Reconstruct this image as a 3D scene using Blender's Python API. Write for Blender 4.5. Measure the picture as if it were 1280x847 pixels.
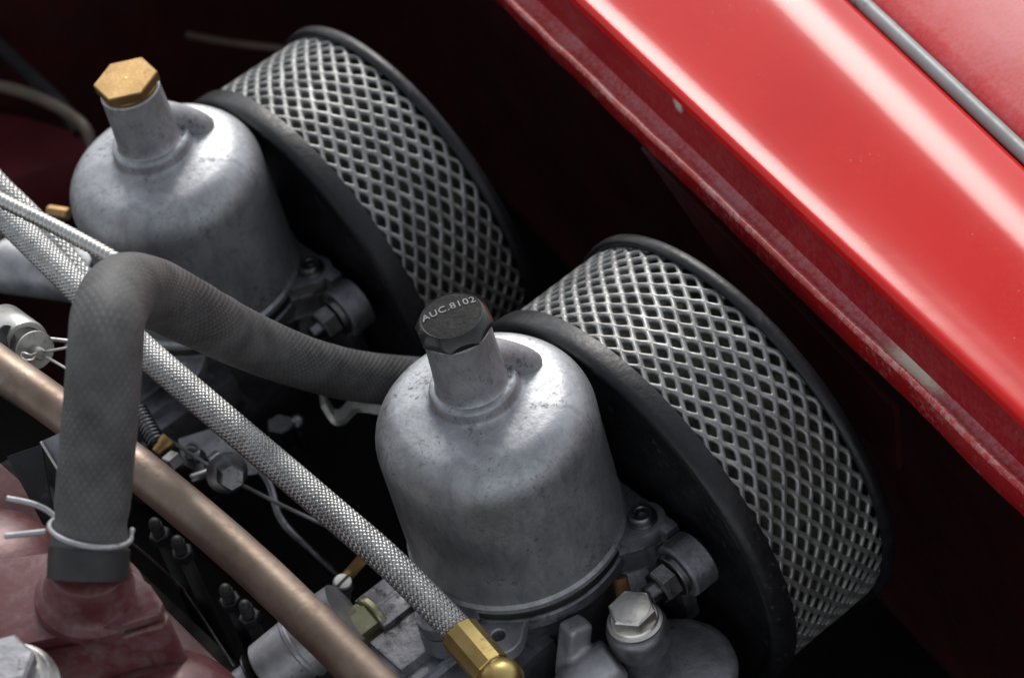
import bpy, bmesh, math, random
from mathutils import Vector, Matrix, noise
random.seed(7)
for o in list(bpy.data.objects): bpy.data.objects.remove(o)
sc = bpy.context.scene
COL = sc.collection
CM = 0.01                                   # everything below is written in centimetres
PI = math.pi

# ------------------------------------------------------------------ camera
cam_d = bpy.data.cameras.new('camera'); cam = bpy.data.objects.new('camera', cam_d); COL.objects.link(cam)
CR = Matrix(((0.75295, 0.56267, -0.34128), (-0.62580, 0.45178, -0.63582), (-0.20357, 0.69232, 0.69228)))
cam.matrix_world = Matrix.Translation(Vector((-31.657, -62.926, 77.427)) * CM) @ CR.to_4x4()
cam_d.sensor_width = 36; cam_d.lens = 93.26
cam_d.clip_start = 0.01; cam_d.clip_end = 100
cam_d.dof.use_dof = True; cam_d.dof.focus_distance = 0.98; cam_d.dof.aperture_fstop = 13.0
sc.camera = cam
# ------------------------------------------------------------------ world and sun
SUN_EL, SUN_AZ = 36.0, 46.0                 # degrees; azimuth from +x towards +y
w = bpy.data.worlds.new('World'); sc.world = w; w.use_nodes = True
wn = w.node_tree; bgn = wn.nodes['Background']
sky = wn.nodes.new('ShaderNodeTexSky'); sky.sky_type = 'NISHITA'; sky.sun_disc = False
sky.sun_elevation = math.radians(SUN_EL); sky.sun_rotation = math.radians(90 - SUN_AZ)
sky.air_density = 1.0; sky.dust_density = 0.8; sky.ozone_density = 1.0
hs = wn.nodes.new('ShaderNodeHueSaturation'); hs.inputs['Saturation'].default_value = 0.24
wn.links.new(sky.outputs[0], hs.inputs['Color']); wn.links.new(hs.outputs[0], bgn.inputs[0])
bgn.inputs[1].default_value = 0.14
sd = bpy.data.lights.new('sun', 'SUN'); so = bpy.data.objects.new('sun', sd); COL.objects.link(so)
sd.energy = 1.5; sd.angle = math.radians(23); sd.color = (1.0, 0.97, 0.92)
el, az = math.radians(SUN_EL), math.radians(SUN_AZ)
sdir = Vector((math.cos(el) * math.cos(az), math.cos(el) * math.sin(az), math.sin(el)))
so.rotation_euler = sdir.to_track_quat('Z', 'Y').to_euler(); so.location = sdir * 3
sc.view_settings.view_transform = 'Standard'; sc.view_settings.look = 'None'
sc.view_settings.exposure = 0.42; sc.view_settings.gamma = 1.0; sc.view_settings.use_curve_mapping = False

# ------------------------------------------------------------------ materials
V = Vector
def material(name):
    m = bpy.data.materials.new(name); m.use_nodes = True
    return m, m.node_tree.nodes, m.node_tree.links, m.node_tree.nodes['Principled BSDF']
def N(nt, t, **kw):
    n = nt.new(t)
    for k, v in kw.items():
        if k in n.inputs.keys(): n.inputs[k].default_value = v
        else: setattr(n, k, v)
    return n
def ramp(nt, stops):
    r = nt.new('ShaderNodeValToRGB'); e = r.color_ramp.elements
    while len(e) < len(stops): e.new(0.5)
    for i, (p, c) in enumerate(stops):
        e[i].position = p; e[i].color = (c, c, c, 1) if isinstance(c, (int, float)) else (*c, 1)
    return r
def surf(name, c1, c2, scale=120, metallic=0.0, rough=(0.4, 0.6), bump=0.1, bscale=900, coat=0.0,
         coat_rough=0.05, stain=None, stain_at=(0.62, 0.75), stain_scale=260, spec=0.5, bdist=0.0004, stain_amt=1.0):
    """two-tone noise colour, varying roughness, fine bump and optional stain specks with shapes of their own"""
    m, n, l, b = material(name)
    tc = n.new('ShaderNodeTexCoord')
    t1 = N(n, 'ShaderNodeTexNoise', Scale=scale, Detail=6.0, Roughness=0.62)
    l.new(tc.outputs['Object'], t1.inputs['Vector'])
    r1 = ramp(n, [(0.35, c1), (0.68, c2)]); l.new(t1.outputs['Fac'], r1.inputs[0])
    out = r1.outputs[0]
    t2 = N(n, 'ShaderNodeTexNoise', Scale=stain_scale, Detail=5.0, Roughness=0.7, Distortion=0.4)
    l.new(tc.outputs['Object'], t2.inputs['Vector'])
    if stain:
        big = N(n, 'ShaderNodeTexNoise', Scale=stain_scale / 7, Detail=3.0); l.new(tc.outputs['Object'], big.inputs['Vector'])
        ad = N(n, 'ShaderNodeMath', operation='ADD'); l.new(t2.outputs['Fac'], ad.inputs[0])
        sb = N(n, 'ShaderNodeMath', operation='MULTIPLY_ADD'); l.new(big.outputs['Fac'], sb.inputs[0]); sb.inputs[1].default_value = 0.5; sb.inputs[2].default_value = -0.25
        l.new(sb.outputs[0], ad.inputs[1])
        r2 = ramp(n, [(stain_at[0], 0.0), (stain_at[1], stain_amt)]); l.new(ad.outputs[0], r2.inputs[0])
        mx = N(n, 'ShaderNodeMix', data_type='RGBA'); l.new(r2.outputs[0], mx.inputs['Factor'])
        l.new(out, mx.inputs[6]); mx.inputs[7].default_value = (*stain, 1); out = mx.outputs[2]
    l.new(out, b.inputs['Base Color'])
    r3 = ramp(n, [(0.3, rough[0]), (0.7, rough[1])]); l.new(t2.outputs['Fac'], r3.inputs[0]); l.new(r3.outputs[0], b.inputs['Roughness'])
    b.inputs['Metallic'].default_value = metallic
    b.inputs['Specular IOR Level'].default_value = spec
    b.inputs['Coat Weight'].default_value = coat; b.inputs['Coat Roughness'].default_value = coat_rough
    if bump:
        t3 = N(n, 'ShaderNodeTexNoise', Scale=bscale, Detail=4.0); l.new(tc.outputs['Object'], t3.inputs['Vector'])
        bp = N(n, 'ShaderNodeBump', Strength=bump, Distance=bdist); l.new(t3.outputs['Fac'], bp.inputs['Height']); l.new(bp.outputs[0], b.inputs['Normal'])
    return m
M = {}
def alloy_mat():
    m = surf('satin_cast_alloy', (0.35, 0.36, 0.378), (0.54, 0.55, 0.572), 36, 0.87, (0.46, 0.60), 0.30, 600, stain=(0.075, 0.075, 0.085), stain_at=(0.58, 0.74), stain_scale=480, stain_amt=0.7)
    n, l = m.node_tree.nodes, m.node_tree.links; b = n['Principled BSDF']; src = b.inputs['Base Color'].links[0].from_socket
    tc = n.new('ShaderNodeTexCoord'); mp = N(n, 'ShaderNodeMapping'); mp.inputs['Scale'].default_value = (1, 1, 0.45); l.new(tc.outputs['Object'], mp.inputs['Vector'])
    t = N(n, 'ShaderNodeTexNoise', Scale=130.0, Detail=7.0, Roughness=0.72, Distortion=0.8); l.new(mp.outputs[0], t.inputs['Vector'])
    r = ramp(n, [(0.36, (0.42, 0.42, 0.45)), (0.58, 1.0)]); l.new(t.outputs['Fac'], r.inputs[0])
    mx = N(n, 'ShaderNodeMix', data_type='RGBA', blend_type='MULTIPLY'); mx.inputs['Factor'].default_value = 0.45
    l.new(src, mx.inputs[6]); l.new(r.outputs[0], mx.inputs[7]); l.new(mx.outputs[2], b.inputs['Base Color'])
    return m
M['alloy'] = alloy_mat()
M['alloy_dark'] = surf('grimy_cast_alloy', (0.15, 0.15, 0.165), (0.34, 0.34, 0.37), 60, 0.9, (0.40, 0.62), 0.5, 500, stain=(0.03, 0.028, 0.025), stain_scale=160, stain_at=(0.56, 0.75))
M['alloy_grey'] = surf('dull_cast_alloy', (0.28, 0.28, 0.30), (0.50, 0.50, 0.52), 60, 0.85, (0.45, 0.65), 0.5, 450, stain=(0.05, 0.045, 0.04), stain_scale=160)
M['mesh'] = surf('expanded_alloy_mesh', (0.19, 0.19, 0.188), (0.36, 0.36, 0.352), 70, 0.7, (0.40, 0.56), 0.3, 500, stain=(0.10, 0.095, 0.08), stain_scale=130, stain_at=(0.56, 0.8))
M['black'] = surf('worn_black_enamel', (0.007, 0.007, 0.009), (0.015, 0.015, 0.018), 80, 0.0, (0.30, 0.50), 0.4, 330, stain=(0.06, 0.058, 0.065), stain_scale=240, stain_at=(0.62, 0.80), bdist=0.0005, spec=0.38)
M['element'] = surf('oiled_filter_element', (0.010, 0.010, 0.008), (0.12, 0.115, 0.085), 210, 0.0, (0.6, 0.9), 0.8, 400)
M['black_plastic'] = surf('black_bakelite', (0.008, 0.008, 0.009), (0.020, 0.020, 0.020), 220, 0.0, (0.18, 0.30), 0.1, 700, spec=0.5)
M['cap_face'] = surf('greasy_black_face', (0.006, 0.006, 0.006), (0.018, 0.0175, 0.017), 240, 0.0, (0.5, 0.7), 0.6, 600, spec=0.15, stain=(0.05, 0.048, 0.045), stain_scale=420, stain_at=(0.62, 0.82))
M['letter'] = surf('worn_lettering', (0.14, 0.14, 0.135), (0.30, 0.295, 0.285), 500, 0.0, (0.4, 0.6), 0.0)
M['brass'] = surf('brass', (0.46, 0.33, 0.12), (0.62, 0.48, 0.20), 60, 0.95, (0.30, 0.44), 0.15, 800, stain=(0.25, 0.15, 0.06), stain_scale=220, stain_at=(0.64, 0.85))
M['brass_cap'] = surf('aged_brass', (0.30, 0.185, 0.08), (0.43, 0.28, 0.125), 70, 1.0, (0.38, 0.52), 0.2, 600, stain=(0.22, 0.12, 0.04), stain_scale=200)
M['zinc'] = surf('yellow_zinc_plating', (0.42, 0.40, 0.22), (0.62, 0.60, 0.42), 70, 0.95, (0.25, 0.42), 0.15, 600, stain=(0.2, 0.17, 0.1), stain_scale=200)
M['steel'] = surf('bright_worn_steel', (0.62, 0.60, 0.55), (0.82, 0.80, 0.75), 80, 1.0, (0.30, 0.46), 0.3, 500, stain=(0.20, 0.10, 0.05), stain_scale=170, stain_at=(0.60, 0.75))
M['steel_dark'] = surf('oily_steel', (0.10, 0.10, 0.105), (0.24, 0.24, 0.25), 90, 1.0, (0.25, 0.45), 0.2, 500, stain=(0.03, 0.025, 0.02), stain_scale=200)
M['zinc_grey'] = surf('dull_zinc', (0.42, 0.42, 0.40), (0.60, 0.60, 0.57), 80, 0.9, (0.32, 0.5), 0.15, 600, stain=(0.2, 0.19, 0.16), stain_scale=200)
M['wire'] = surf('braid_steel', (0.38, 0.38, 0.375), (0.55, 0.55, 0.54), 120, 0.92, (0.36, 0.48), 0.0, stain=(0.22, 0.21, 0.19), stain_scale=90, stain_at=(0.6, 0.85))
M['copper'] = surf('tarnished_copper', (0.165, 0.120, 0.092), (0.30, 0.232, 0.185), 30, 0.75, (0.40, 0.56), 0.25, 400, stain=(0.11, 0.07, 0.05), stain_scale=110, stain_at=(0.56, 0.82), stain_amt=0.7)
M['rust'] = surf('rusty_steel', (0.22, 0.09, 0.03), (0.36, 0.20, 0.10), 150, 0.2, (0.6, 0.8), 0.6, 500)
M['casting_red'] = surf('faded_maroon_engine_paint', (0.090, 0.022, 0.024), (0.130, 0.038, 0.041), 40, 0.15, (0.32, 0.46), 0.25, 260, stain=(0.22, 0.185, 0.19), stain_scale=150, stain_at=(0.46, 0.95), bdist=0.0005, stain_amt=0.65)
M['dark'] = surf('oily_shade_black', (0.003, 0.003, 0.003), (0.010, 0.009, 0.008), 30, 0.0, (0.6, 0.8), 0.4, 200, spec=0.1)  # near-black carries the gloom of the bay as well as oily dirt
M['bay_red'] = surf('grimy_shaded_red_paint', (0.035, 0.004, 0.005), (0.065, 0.007, 0.009), 25, 0.0, (0.45, 0.65), 0.2, 200, stain=(0.03, 0.008, 0.008), stain_scale=40, stain_at=(0.5, 0.75))  # grimy red, darkened so the shade under the lip is in the colour
M['bay_red2'] = surf('dull_maroon_paint', (0.10, 0.012, 0.016), (0.14, 0.02, 0.024), 25, 0.0, (0.4, 0.6), 0.2, 200)
M['cable'] = surf('tan_cable_sheath', (0.09, 0.07, 0.052), (0.14, 0.11, 0.085), 60, 0.0, (0.4, 0.55), 0.1)
M['rubber_black'] = surf('black_rubber', (0.012, 0.012, 0.013), (0.025, 0.025, 0.026), 90, 0.0, (0.5, 0.65), 0.2)
M['bead'] = surf('grey_vinyl_bead', (0.24, 0.25, 0.25), (0.32, 0.33, 0.33), 40, 0.0, (0.35, 0.5), 0.1, 400, stain=(0.10, 0.09, 0.08), stain_scale=180)

def red_paint(name, dust, base=(0.52, 0.010, 0.008), deep=(0.62, 0.016, 0.010), coat=1.0, cr=0.10, lo=0.56, hi=0.74, rough=(0.30, 0.42), speck=0.35, dcol=(0.40, 0.30, 0.29), spec=0.05, blobs=()):
    m, n, l, b = material(name)
    tc = n.new('ShaderNodeTexCoord')
    t1 = N(n, 'ShaderNodeTexNoise', Scale=14.0, Detail=3.0); l.new(tc.outputs['Object'], t1.inputs['Vector'])
    r1 = ramp(n, [(0.35, base), (0.65, deep)]); l.new(t1.outputs['Fac'], r1.inputs[0])
    t2 = N(n, 'ShaderNodeTexNoise', Scale=420.0, Detail=4.0, Roughness=0.75); l.new(tc.outputs['Object'], t2.inputs['Vector'])
    t4 = N(n, 'ShaderNodeTexNoise', Scale=45.0, Detail=4.0); l.new(tc.outputs['Object'], t4.inputs['Vector'])
    av = N(n, 'ShaderNodeMath', operation='MULTIPLY_ADD'); l.new(t4.outputs['Fac'], av.inputs[0]); av.inputs[1].default_value = 0.6; l.new(t2.outputs['Fac'], av.inputs[2])
    r2 = ramp(n, [(lo + 0.25, 0.0), (hi + 0.25, dust)]); l.new(av.outputs[0], r2.inputs[0])
    mx = N(n, 'ShaderNodeMix', data_type='RGBA'); l.new(r2.outputs[0], mx.inputs['Factor'])
    l.new(r1.outputs[0], mx.inputs[6]); mx.inputs[7].default_value = (*dcol, 1)
    v = N(n, 'ShaderNodeTexVoronoi', Scale=260.0); l.new(tc.outputs['Object'], v.inputs['Vector'])
    r3 = ramp(n, [(0.05, speck), (0.11, 0.0)]); l.new(v.outputs['Distance'], r3.inputs[0])
    cut = N(n, 'ShaderNodeMath', operation='MULTIPLY'); l.new(r3.outputs[0], cut.inputs[0])
    r4 = ramp(n, [(0.55, 0.0), (0.62, 1.0)]); l.new(t4.outputs['Fac'], r4.inputs[0]); l.new(r4.outputs[0], cut.inputs[1])
    mx2 = N(n, 'ShaderNodeMix', data_type='RGBA'); l.new(cut.outputs[0], mx2.inputs['Factor'])
    l.new(mx.outputs[2], mx2.inputs[6]); mx2.inputs[7].default_value = (0.62, 0.36, 0.30, 1)
    fin = mx2.outputs[2]
    for (bc, br, bcol) in blobs:                       # chips of bare filler at fixed places
        sb = N(n, 'ShaderNodeVectorMath', operation='DISTANCE'); l.new(tc.outputs['Object'], sb.inputs[0]); sb.inputs[1].default_value = bc
        ns = N(n, 'ShaderNodeMath', operation='MULTIPLY_ADD'); l.new(t2.outputs['Fac'], ns.inputs[0]); ns.inputs[1].default_value = br * 1.1; l.new(sb.outputs['Value'], ns.inputs[2])
        mr = N(n, 'ShaderNodeMapRange'); mr.inputs['From Min'].default_value = br * 0.95; mr.inputs['From Max'].default_value = br * 1.5; mr.inputs['To Min'].default_value = 1.0; mr.inputs['To Max'].default_value = 0.0
        l.new(ns.outputs[0], mr.inputs['Value']); mb_ = N(n, 'ShaderNodeMix', data_type='RGBA'); l.new(mr.outputs[0], mb_.inputs['Factor']); l.new(fin, mb_.inputs[6]); mb_.inputs[7].default_value = (*bcol, 1); fin = mb_.outputs[2]
    l.new(fin, b.inputs['Base Color'])
    r5 = ramp(n, [(0.3, rough[0]), (0.7, rough[1])]); l.new(t2.outputs['Fac'], r5.inputs[0]); l.new(r5.outputs[0], b.inputs['Roughness']); b.inputs['Specular IOR Level'].default_value = spec
    b.inputs['Coat Weight'].default_value = coat; b.inputs['Coat Roughness'].default_value = cr; b.inputs['Coat IOR'].default_value = 1.39
    t5 = N(n, 'ShaderNodeTexNoise', Scale=42.0, Detail=5.0); l.new(tc.outputs['Object'], t5.inputs['Vector'])
    bp = N(n, 'ShaderNodeBump', Strength=0.12, Distance=0.0008); l.new(t5.outputs['Fac'], bp.inputs['Height'])
    l.new(bp.outputs[0], b.inputs['Normal']); l.new(bp.outputs[0], b.inputs['Coat Normal'])
    return m
M['red'] = red_paint('red_gloss_paint', 0.03, cr=0.20, base=(0.60, 0.008, 0.006), deep=(0.66, 0.012, 0.008), coat=1.0, speck=0.5, spec=0.0)
M['red_outer'] = red_paint('red_dusty_sheen_outer_paint', 0.20, dcol=(0.62, 0.42, 0.50), coat=0.8, cr=0.32, lo=0.3, hi=0.8)  # dusty red with the sky's pink sheen mixed into its colour
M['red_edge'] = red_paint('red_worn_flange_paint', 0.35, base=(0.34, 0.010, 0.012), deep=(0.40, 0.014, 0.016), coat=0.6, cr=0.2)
M['red_chip_highlight'] = red_paint('red_chipped_highlight_paint', 0.4, base=(0.44, 0.05, 0.05), deep=(0.52, 0.10, 0.09), coat=0.8, cr=0.25, lo=0.52, hi=0.66, speck=0.9, dcol=(0.62, 0.50, 0.46))  # lighter red paints the bright highlight line on the lip, besides real chips
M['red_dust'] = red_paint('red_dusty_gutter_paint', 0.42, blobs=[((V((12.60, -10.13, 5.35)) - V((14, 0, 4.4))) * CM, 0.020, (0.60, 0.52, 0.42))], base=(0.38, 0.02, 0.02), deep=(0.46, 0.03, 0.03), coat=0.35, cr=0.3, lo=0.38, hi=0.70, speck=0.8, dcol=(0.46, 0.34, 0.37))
M['red_riser'] = red_paint('red_shaded_riser_paint', 0.10, blobs=[((V((16.36, 6.81, 6.90)) - V((14, 0, 4.4))) * CM, 0.0045, (0.62, 0.50, 0.46))], base=(0.27, 0.010, 0.014), deep=(0.32, 0.014, 0.018), coat=0.4, cr=0.3, lo=0.5, hi=0.8)  # darker red has the riser's shade painted in; the blob is a chip

def hose_material():
    m, n, l, b = material('grey_fabric_rubber_hose')
    uv = N(n, 'ShaderNodeUVMap', uv_map='tube_uv')
    tc = n.new('ShaderNodeTexCoord')
    hts = []
    for ang in (0.62, -0.62):
        mp = N(n, 'ShaderNodeMapping'); mp.inputs['Rotation'].default_value = (0, 0, ang); l.new(uv.outputs[0], mp.inputs['Vector'])
        wv = N(n, 'ShaderNodeTexWave', Scale=1.5, Distortion=0.5, Detail=1.0); wv.inputs['Detail Scale'].default_value = 2.0
        l.new(mp.outputs[0], wv.inputs['Vector']); hts.append(wv.outputs['Fac'])
    mn = N(n, 'ShaderNodeMath', operation='MULTIPLY'); l.new(hts[0], mn.inputs[0]); l.new(hts[1], mn.inputs[1])
    t1 = N(n, 'ShaderNodeTexNoise', Scale=55.0, Detail=6.0, Roughness=0.7); l.new(tc.outputs['Object'], t1.inputs['Vector'])
    r1 = ramp(n, [(0.32, (0.046, 0.046, 0.047)), (0.70, (0.116, 0.115, 0.114))]); l.new(t1.outputs['Fac'], r1.inputs[0])
    mx = N(n, 'ShaderNodeMix', data_type='RGBA', blend_type='MULTIPLY'); mx.inputs['Factor'].default_value = 0.25
    l.new(r1.outputs[0], mx.inputs[6]); r2 = ramp(n, [(0.05, 0.45), (0.4, 1.0)]); l.new(mn.outputs[0], r2.inputs[0])
    wear = N(n, 'ShaderNodeTexNoise', Scale=22.0, Detail=4.0); l.new(tc.outputs['Object'], wear.inputs['Vector']); rw = ramp(n, [(0.38, 0.14), (0.62, 0.6)]); l.new(wear.outputs['Fac'], rw.inputs[0]); l.new(rw.outputs[0], mx.inputs['Factor'])
    hm = N(n, 'ShaderNodeMath', operation='MULTIPLY'); l.new(rw.outputs[0], hm.inputs[0]); l.new(mn.outputs[0], hm.inputs[1]); l.new(r2.outputs[0], mx.inputs[7])
    l.new(mx.outputs[2], b.inputs['Base Color'])
    b.inputs['Roughness'].default_value = 0.62; b.inputs['Specular IOR Level'].default_value = 0.45
    t2 = N(n, 'ShaderNodeTexNoise', Scale=600.0, Detail=3.0); l.new(tc.outputs['Object'], t2.inputs['Vector'])
    ad = N(n, 'ShaderNodeMath', operation='MULTIPLY_ADD'); l.new(t2.outputs['Fac'], ad.inputs[0]); ad.inputs[1].default_value = 0.3; l.new(hm.outputs[0], ad.inputs[2])
    bp = N(n, 'ShaderNodeBump', Strength=0.6, Distance=0.0007); l.new(ad.outputs[0], bp.inputs['Height']); l.new(bp.outputs[0], b.inputs['Normal'])
    return m
M['hose'] = hose_material()

# ------------------------------------------------------------------ mesh helpers (cm)
V = Vector
def frame(axis):
    z = V(axis).normalized(); x = z.orthogonal().normalized(); return x, z.cross(x), z
class MB:
    def __init__(s): s.v = []; s.f = []; s.uv = None
    def add(s, vs, fs):
        o = len(s.v); s.v += [V(p) for p in vs]; s.f += [tuple(i + o for i in f) for f in fs]; return s
    def lathe(s, prof, org=(0, 0, 0), axis=(0, 0, 1), seg=64, wob=None):
        """prof: (radius, height); radius 0 closes the end"""
        x, y, z = frame(axis); org = V(org); rings = []; o = len(s.v)
        for r, h in prof:
            if r <= 1e-6: rings.append([len(s.v)]); s.v.append(org + z * h)
            else:
                rings.append(list(range(len(s.v), len(s.v) + seg)))
                for i in range(seg):
                    a = 2 * PI * i / seg; s.v.append(org + (x * math.cos(a) + y * math.sin(a)) * r + z * h)
        for a, b in zip(rings, rings[1:]):
            for i in range(seg):
                j = (i + 1) % seg
                if len(a) == 1 and len(b) == 1: break
                if len(a) == 1: s.f.append((a[0], b[j], b[i])[::-1] if False else (a[0], b[i], b[j]))
                elif len(b) == 1: s.f.append((a[i], a[j], b[0])[::-1])
                else: s.f.append((a[i], b[i], b[j], a[j]))
        return s
    def cyl(s, p, q, r, r2=None, seg=32, ch=0.06):
        p, q = V(p), V(q); L = (q - p).length; r2 = r if r2 is None else r2; c = min(ch, L * .4, r * .4, r2 * .4)
        return s.lathe([(0, 0), (r - c, 0), (r, c), (r2, L - c), (r2 - c, L), (0, L)], p, q - p, seg)
    def hexa(s, p, q, r, ch=0.08, rot=0.0, n=6):
        """hexagonal bolt head or nut with chamfered ends"""
        p, q = V(p), V(q); x, y, z = frame(q - p); L = (q - p).length; ch = min(ch, L * .3)
        vs = []
        for h, k in ((0, 1 - ch / r), (ch, 1), (L - ch, 1), (L, 1 - ch / r)):
            for i in range(n):
                a = rot + 2 * PI * i / n; vs.append(p + (x * math.cos(a) + y * math.sin(a)) * r * k + z * h)
        fs = [tuple(range(n))[::-1], tuple(range(3 * n, 4 * n))]
        for k in range(3):
            for i in range(n):
                j = (i + 1) % n; fs.append((k * n + i, k * n + j, k * n + n + j, k * n + n + i))
        return s.add(vs, fs)
    def box(s, c, size, bev=0.1, rot=None):
        b = bmesh.new(); bmesh.ops.create_cube(b, size=1)
        for v in b.verts: v.co = V((v.co.x * size[0], v.co.y * size[1], v.co.z * size[2]))
        if bev: bmesh.ops.bevel(b, geom=b.edges[:] , offset=bev, segments=2, profile=0.7, affect='EDGES')
        b.verts.index_update()
        R = rot or Matrix.Identity(3)
        s.add([R @ v.co + V(c) for v in b.verts], [[v.index for v in f.verts] for f in b.faces]); b.free(); return s
    def prism(s, poly, thick, bev=0.05):
        """poly: 3D points of a flat outline; extruded against its normal"""
        P = [V(p) for p in poly]; nrm = V((0, 0, 0))
        for i in range(len(P)): nrm += (P[i] - P[0]).cross(P[(i + 1) % len(P)] - P[0])
        nrm.normalize()
        if nrm.dot(V((-.34, -.64, .69))) < 0: P = P[::-1]; nrm = -nrm
        b = bmesh.new(); top = [b.verts.new(p) for p in P]; bot = [b.verts.new(p - nrm * thick) for p in P]
        b.faces.new(top); b.faces.new(bot[::-1])
        for i in range(len(P)):
            j = (i + 1) % len(P); b.faces.new((top[j], top[i], bot[i], bot[j]))
        if bev: bmesh.ops.bevel(b, geom=b.edges[:], offset=bev, segments=2, profile=0.7, affect='EDGES')
        b.verts.index_update()
        s.add([v.co.copy() for v in b.verts], [[v.index for v in f.verts] for f in b.faces]); b.free(); return s
    def ball(s, c, r, seg=32, sq=(1, 1, 1)):
        n = seg // 2; o = len(s.v)
        s.lathe([(r * math.sin(PI * i / n) if 0 < i < n else 0, -r * math.cos(PI * i / n)) for i in range(n + 1)], (0, 0, 0), (0, 0, 1), seg)
        for k in range(o, len(s.v)): p = s.v[k]; s.v[k] = V((p.x * sq[0], p.y * sq[1], p.z * sq[2])) + V(c)
        return s
    def tube(s, path, rad, seg=20, step=0.25, caps=True, uv=False, smooth=True):
        P = resample(path, step) if smooth else [V(p) for p in path]
        fr = transport(P); n = len(P); o = len(s.v); L = 0; us = []
        for i, (p, (x, y)) in enumerate(zip(P, fr)):
            r = rad(i / (n - 1)) if callable(rad) else rad
            if i: L += (p - P[i - 1]).length
            for k in range(seg):
                a = 2 * PI * k / seg; s.v.append(p + (x * math.cos(a) + y * math.sin(a)) * r)
        for i in range(n - 1):
            for k in range(seg):
                j = (k + 1) % seg; s.f.append((o + i * seg + k, o + i * seg + j, o + (i + 1) * seg + j, o + (i + 1) * seg + k))
        if uv:
            s.uv = []; rr = rad(0.5) if callable(rad) else rad; ds = L / (n - 1); cu = 2 * PI * rr / seg
            for i in range(n - 1):
                for k in range(seg): s.uv.append(((k * cu, i * ds), ((k + 1) * cu, i * ds), ((k + 1) * cu, (i + 1) * ds), (k * cu, (i + 1) * ds)))
        if caps:
            s.f.append(tuple(o + k for k in range(seg))[::-1]); s.f.append(tuple(o + (n - 1) * seg + k for k in range(seg)))
            if uv: s.uv.append(((0, 0),) * seg); s.uv.append(((0, 0),) * seg)
        return s
def catmull(P, t, i):
    p0, p1, p2, p3 = P[max(i - 1, 0)], P[i], P[i + 1], P[min(i + 2, len(P) - 1)]
    return 0.5 * ((2 * p1) + (p2 - p0) * t + (2 * p0 - 5 * p1 + 4 * p2 - p3) * t * t + (3 * p1 - p0 - 3 * p2 + p3) * t ** 3)
def resample(path, step):
    P = [V(p) for p in path]; fine = []
    for i in range(len(P) - 1):
        for k in range(24): fine.append(catmull(P, k / 24, i))
    fine.append(P[-1]); L = [0]
    for a, b in zip(fine, fine[1:]): L.append(L[-1] + (b - a).length)
    n = max(2, int(L[-1] / step) + 1); out = []; j = 0
    for i in range(n):
        t = L[-1] * i / (n - 1)
        while j < len(L) - 2 and L[j + 1] < t: j += 1
        k = (t - L[j]) / max(L[j + 1] - L[j], 1e-9); out.append(fine[j].lerp(fine[j + 1], k))
    return out
def transport(P):
    fr = []; t0 = (P[1] - P[0]).normalized(); x = t0.orthogonal().normalized()
    for i in range(len(P)):
        t = (P[min(i + 1, len(P) - 1)] - P[max(i - 1, 0)]).normalized()
        x = (x - t * x.dot(t)).normalized(); fr.append((x.copy(), t.cross(x)))
    return fr
def thing(name, label, cat, loc=(0, 0, 0), group=None):
    o = bpy.data.objects.new(name, None); COL.objects.link(o); o.empty_display_size = 0.02
    o.location = V(loc) * CM; o['label'] = label; o['category'] = cat
    if group: o['group'] = group
    return o
def obj(name, mb, mat, parent=None, smooth=35, label=None, recalc=True, remesh=None):
    off = V((0, 0, 0)); p = parent
    while p: off += p.location; p = p.parent
    me = bpy.data.meshes.new(name); me.from_pydata([tuple(v * CM - off) for v in mb.v], [], mb.f)
    if mb.uv:
        ul = me.uv_layers.new(name='tube_uv'); k = 0
        for fuv in mb.uv:
            for c in fuv: ul.data[k].uv = c; k += 1
    me.validate(clean_customdata=False)
    if recalc:
        b = bmesh.new(); b.from_mesh(me); bmesh.ops.recalc_face_normals(b, faces=b.faces); b.to_mesh(me); b.free()
    me.shade_smooth()
    if smooth < 179 and not remesh: me.set_sharp_from_angle(angle=math.radians(smooth))
    me.materials.append(M[mat] if isinstance(mat, str) else mat)
    o = bpy.data.objects.new(name, me); COL.objects.link(o); o.parent = parent
    if remesh:
        rm = o.modifiers.new('cast', 'REMESH'); rm.mode = 'VOXEL'; rm.voxel_size = remesh * CM; rm.use_smooth_shade = True
        sm = o.modifiers.new('fillet', 'SMOOTH'); sm.factor = 0.6; sm.iterations = 7
    if label: o['label'] = label
    return o
def tag(o, label, cat, group=None):
    o['label'] = label; o['category'] = cat
    if group: o['group'] = group
    return o
def struct(o): o['kind'] = 'structure'; return o
def copy_tree(o, loc, label):
    c = o.copy(); COL.objects.link(c); c.location = V(loc) * CM; c['label'] = label
    for ch in o.children:
        d = ch.copy(); COL.objects.link(d); d.parent = c
        for g in ch.children:
            e = g.copy(); COL.objects.link(e); e.parent = d
    return c

# ------------------------------------------------------------------ the engine bay (setting)
LIPM = 0.18
b = MB().prism([(-70, -45, -32), (45, -45, -32), (45, 70, -32), (-70, 70, -32)], 1.0, 0)
struct(obj('bay_floor', b, 'dark'))
# inner wing: vertical sheet standing back below the flange
pts = []
for yy in (-45, 70):
    x = 13.75 + 0.185 * yy
    pts.append([(x + 0.35, yy, 4.25), (x + 3.5, yy, 3.6), (x + 6.0, yy, 0.5), (x + 6.6, yy, -10), (x + 7.5, yy, -32)])
b = MB(); k = len(pts[0])
b.add(pts[0] + pts[1], [(i, i + 1, k + i + 1, k + i) for i in range(k - 1)])
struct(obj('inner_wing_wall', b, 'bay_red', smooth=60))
b = MB().prism([(-70, 56, -32), (45, 56, -32), (45, 56, 8), (-70, 56, 8)], 1.0, 0)
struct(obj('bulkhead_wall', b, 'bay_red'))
b = MB().box((-26, 8, -14), (30, 75, 24), 1.0)
b.box((-11, 8, -16), (8, 70, 16), 0.8)
struct(obj('engine_block_side', b, 'dark'))

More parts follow.
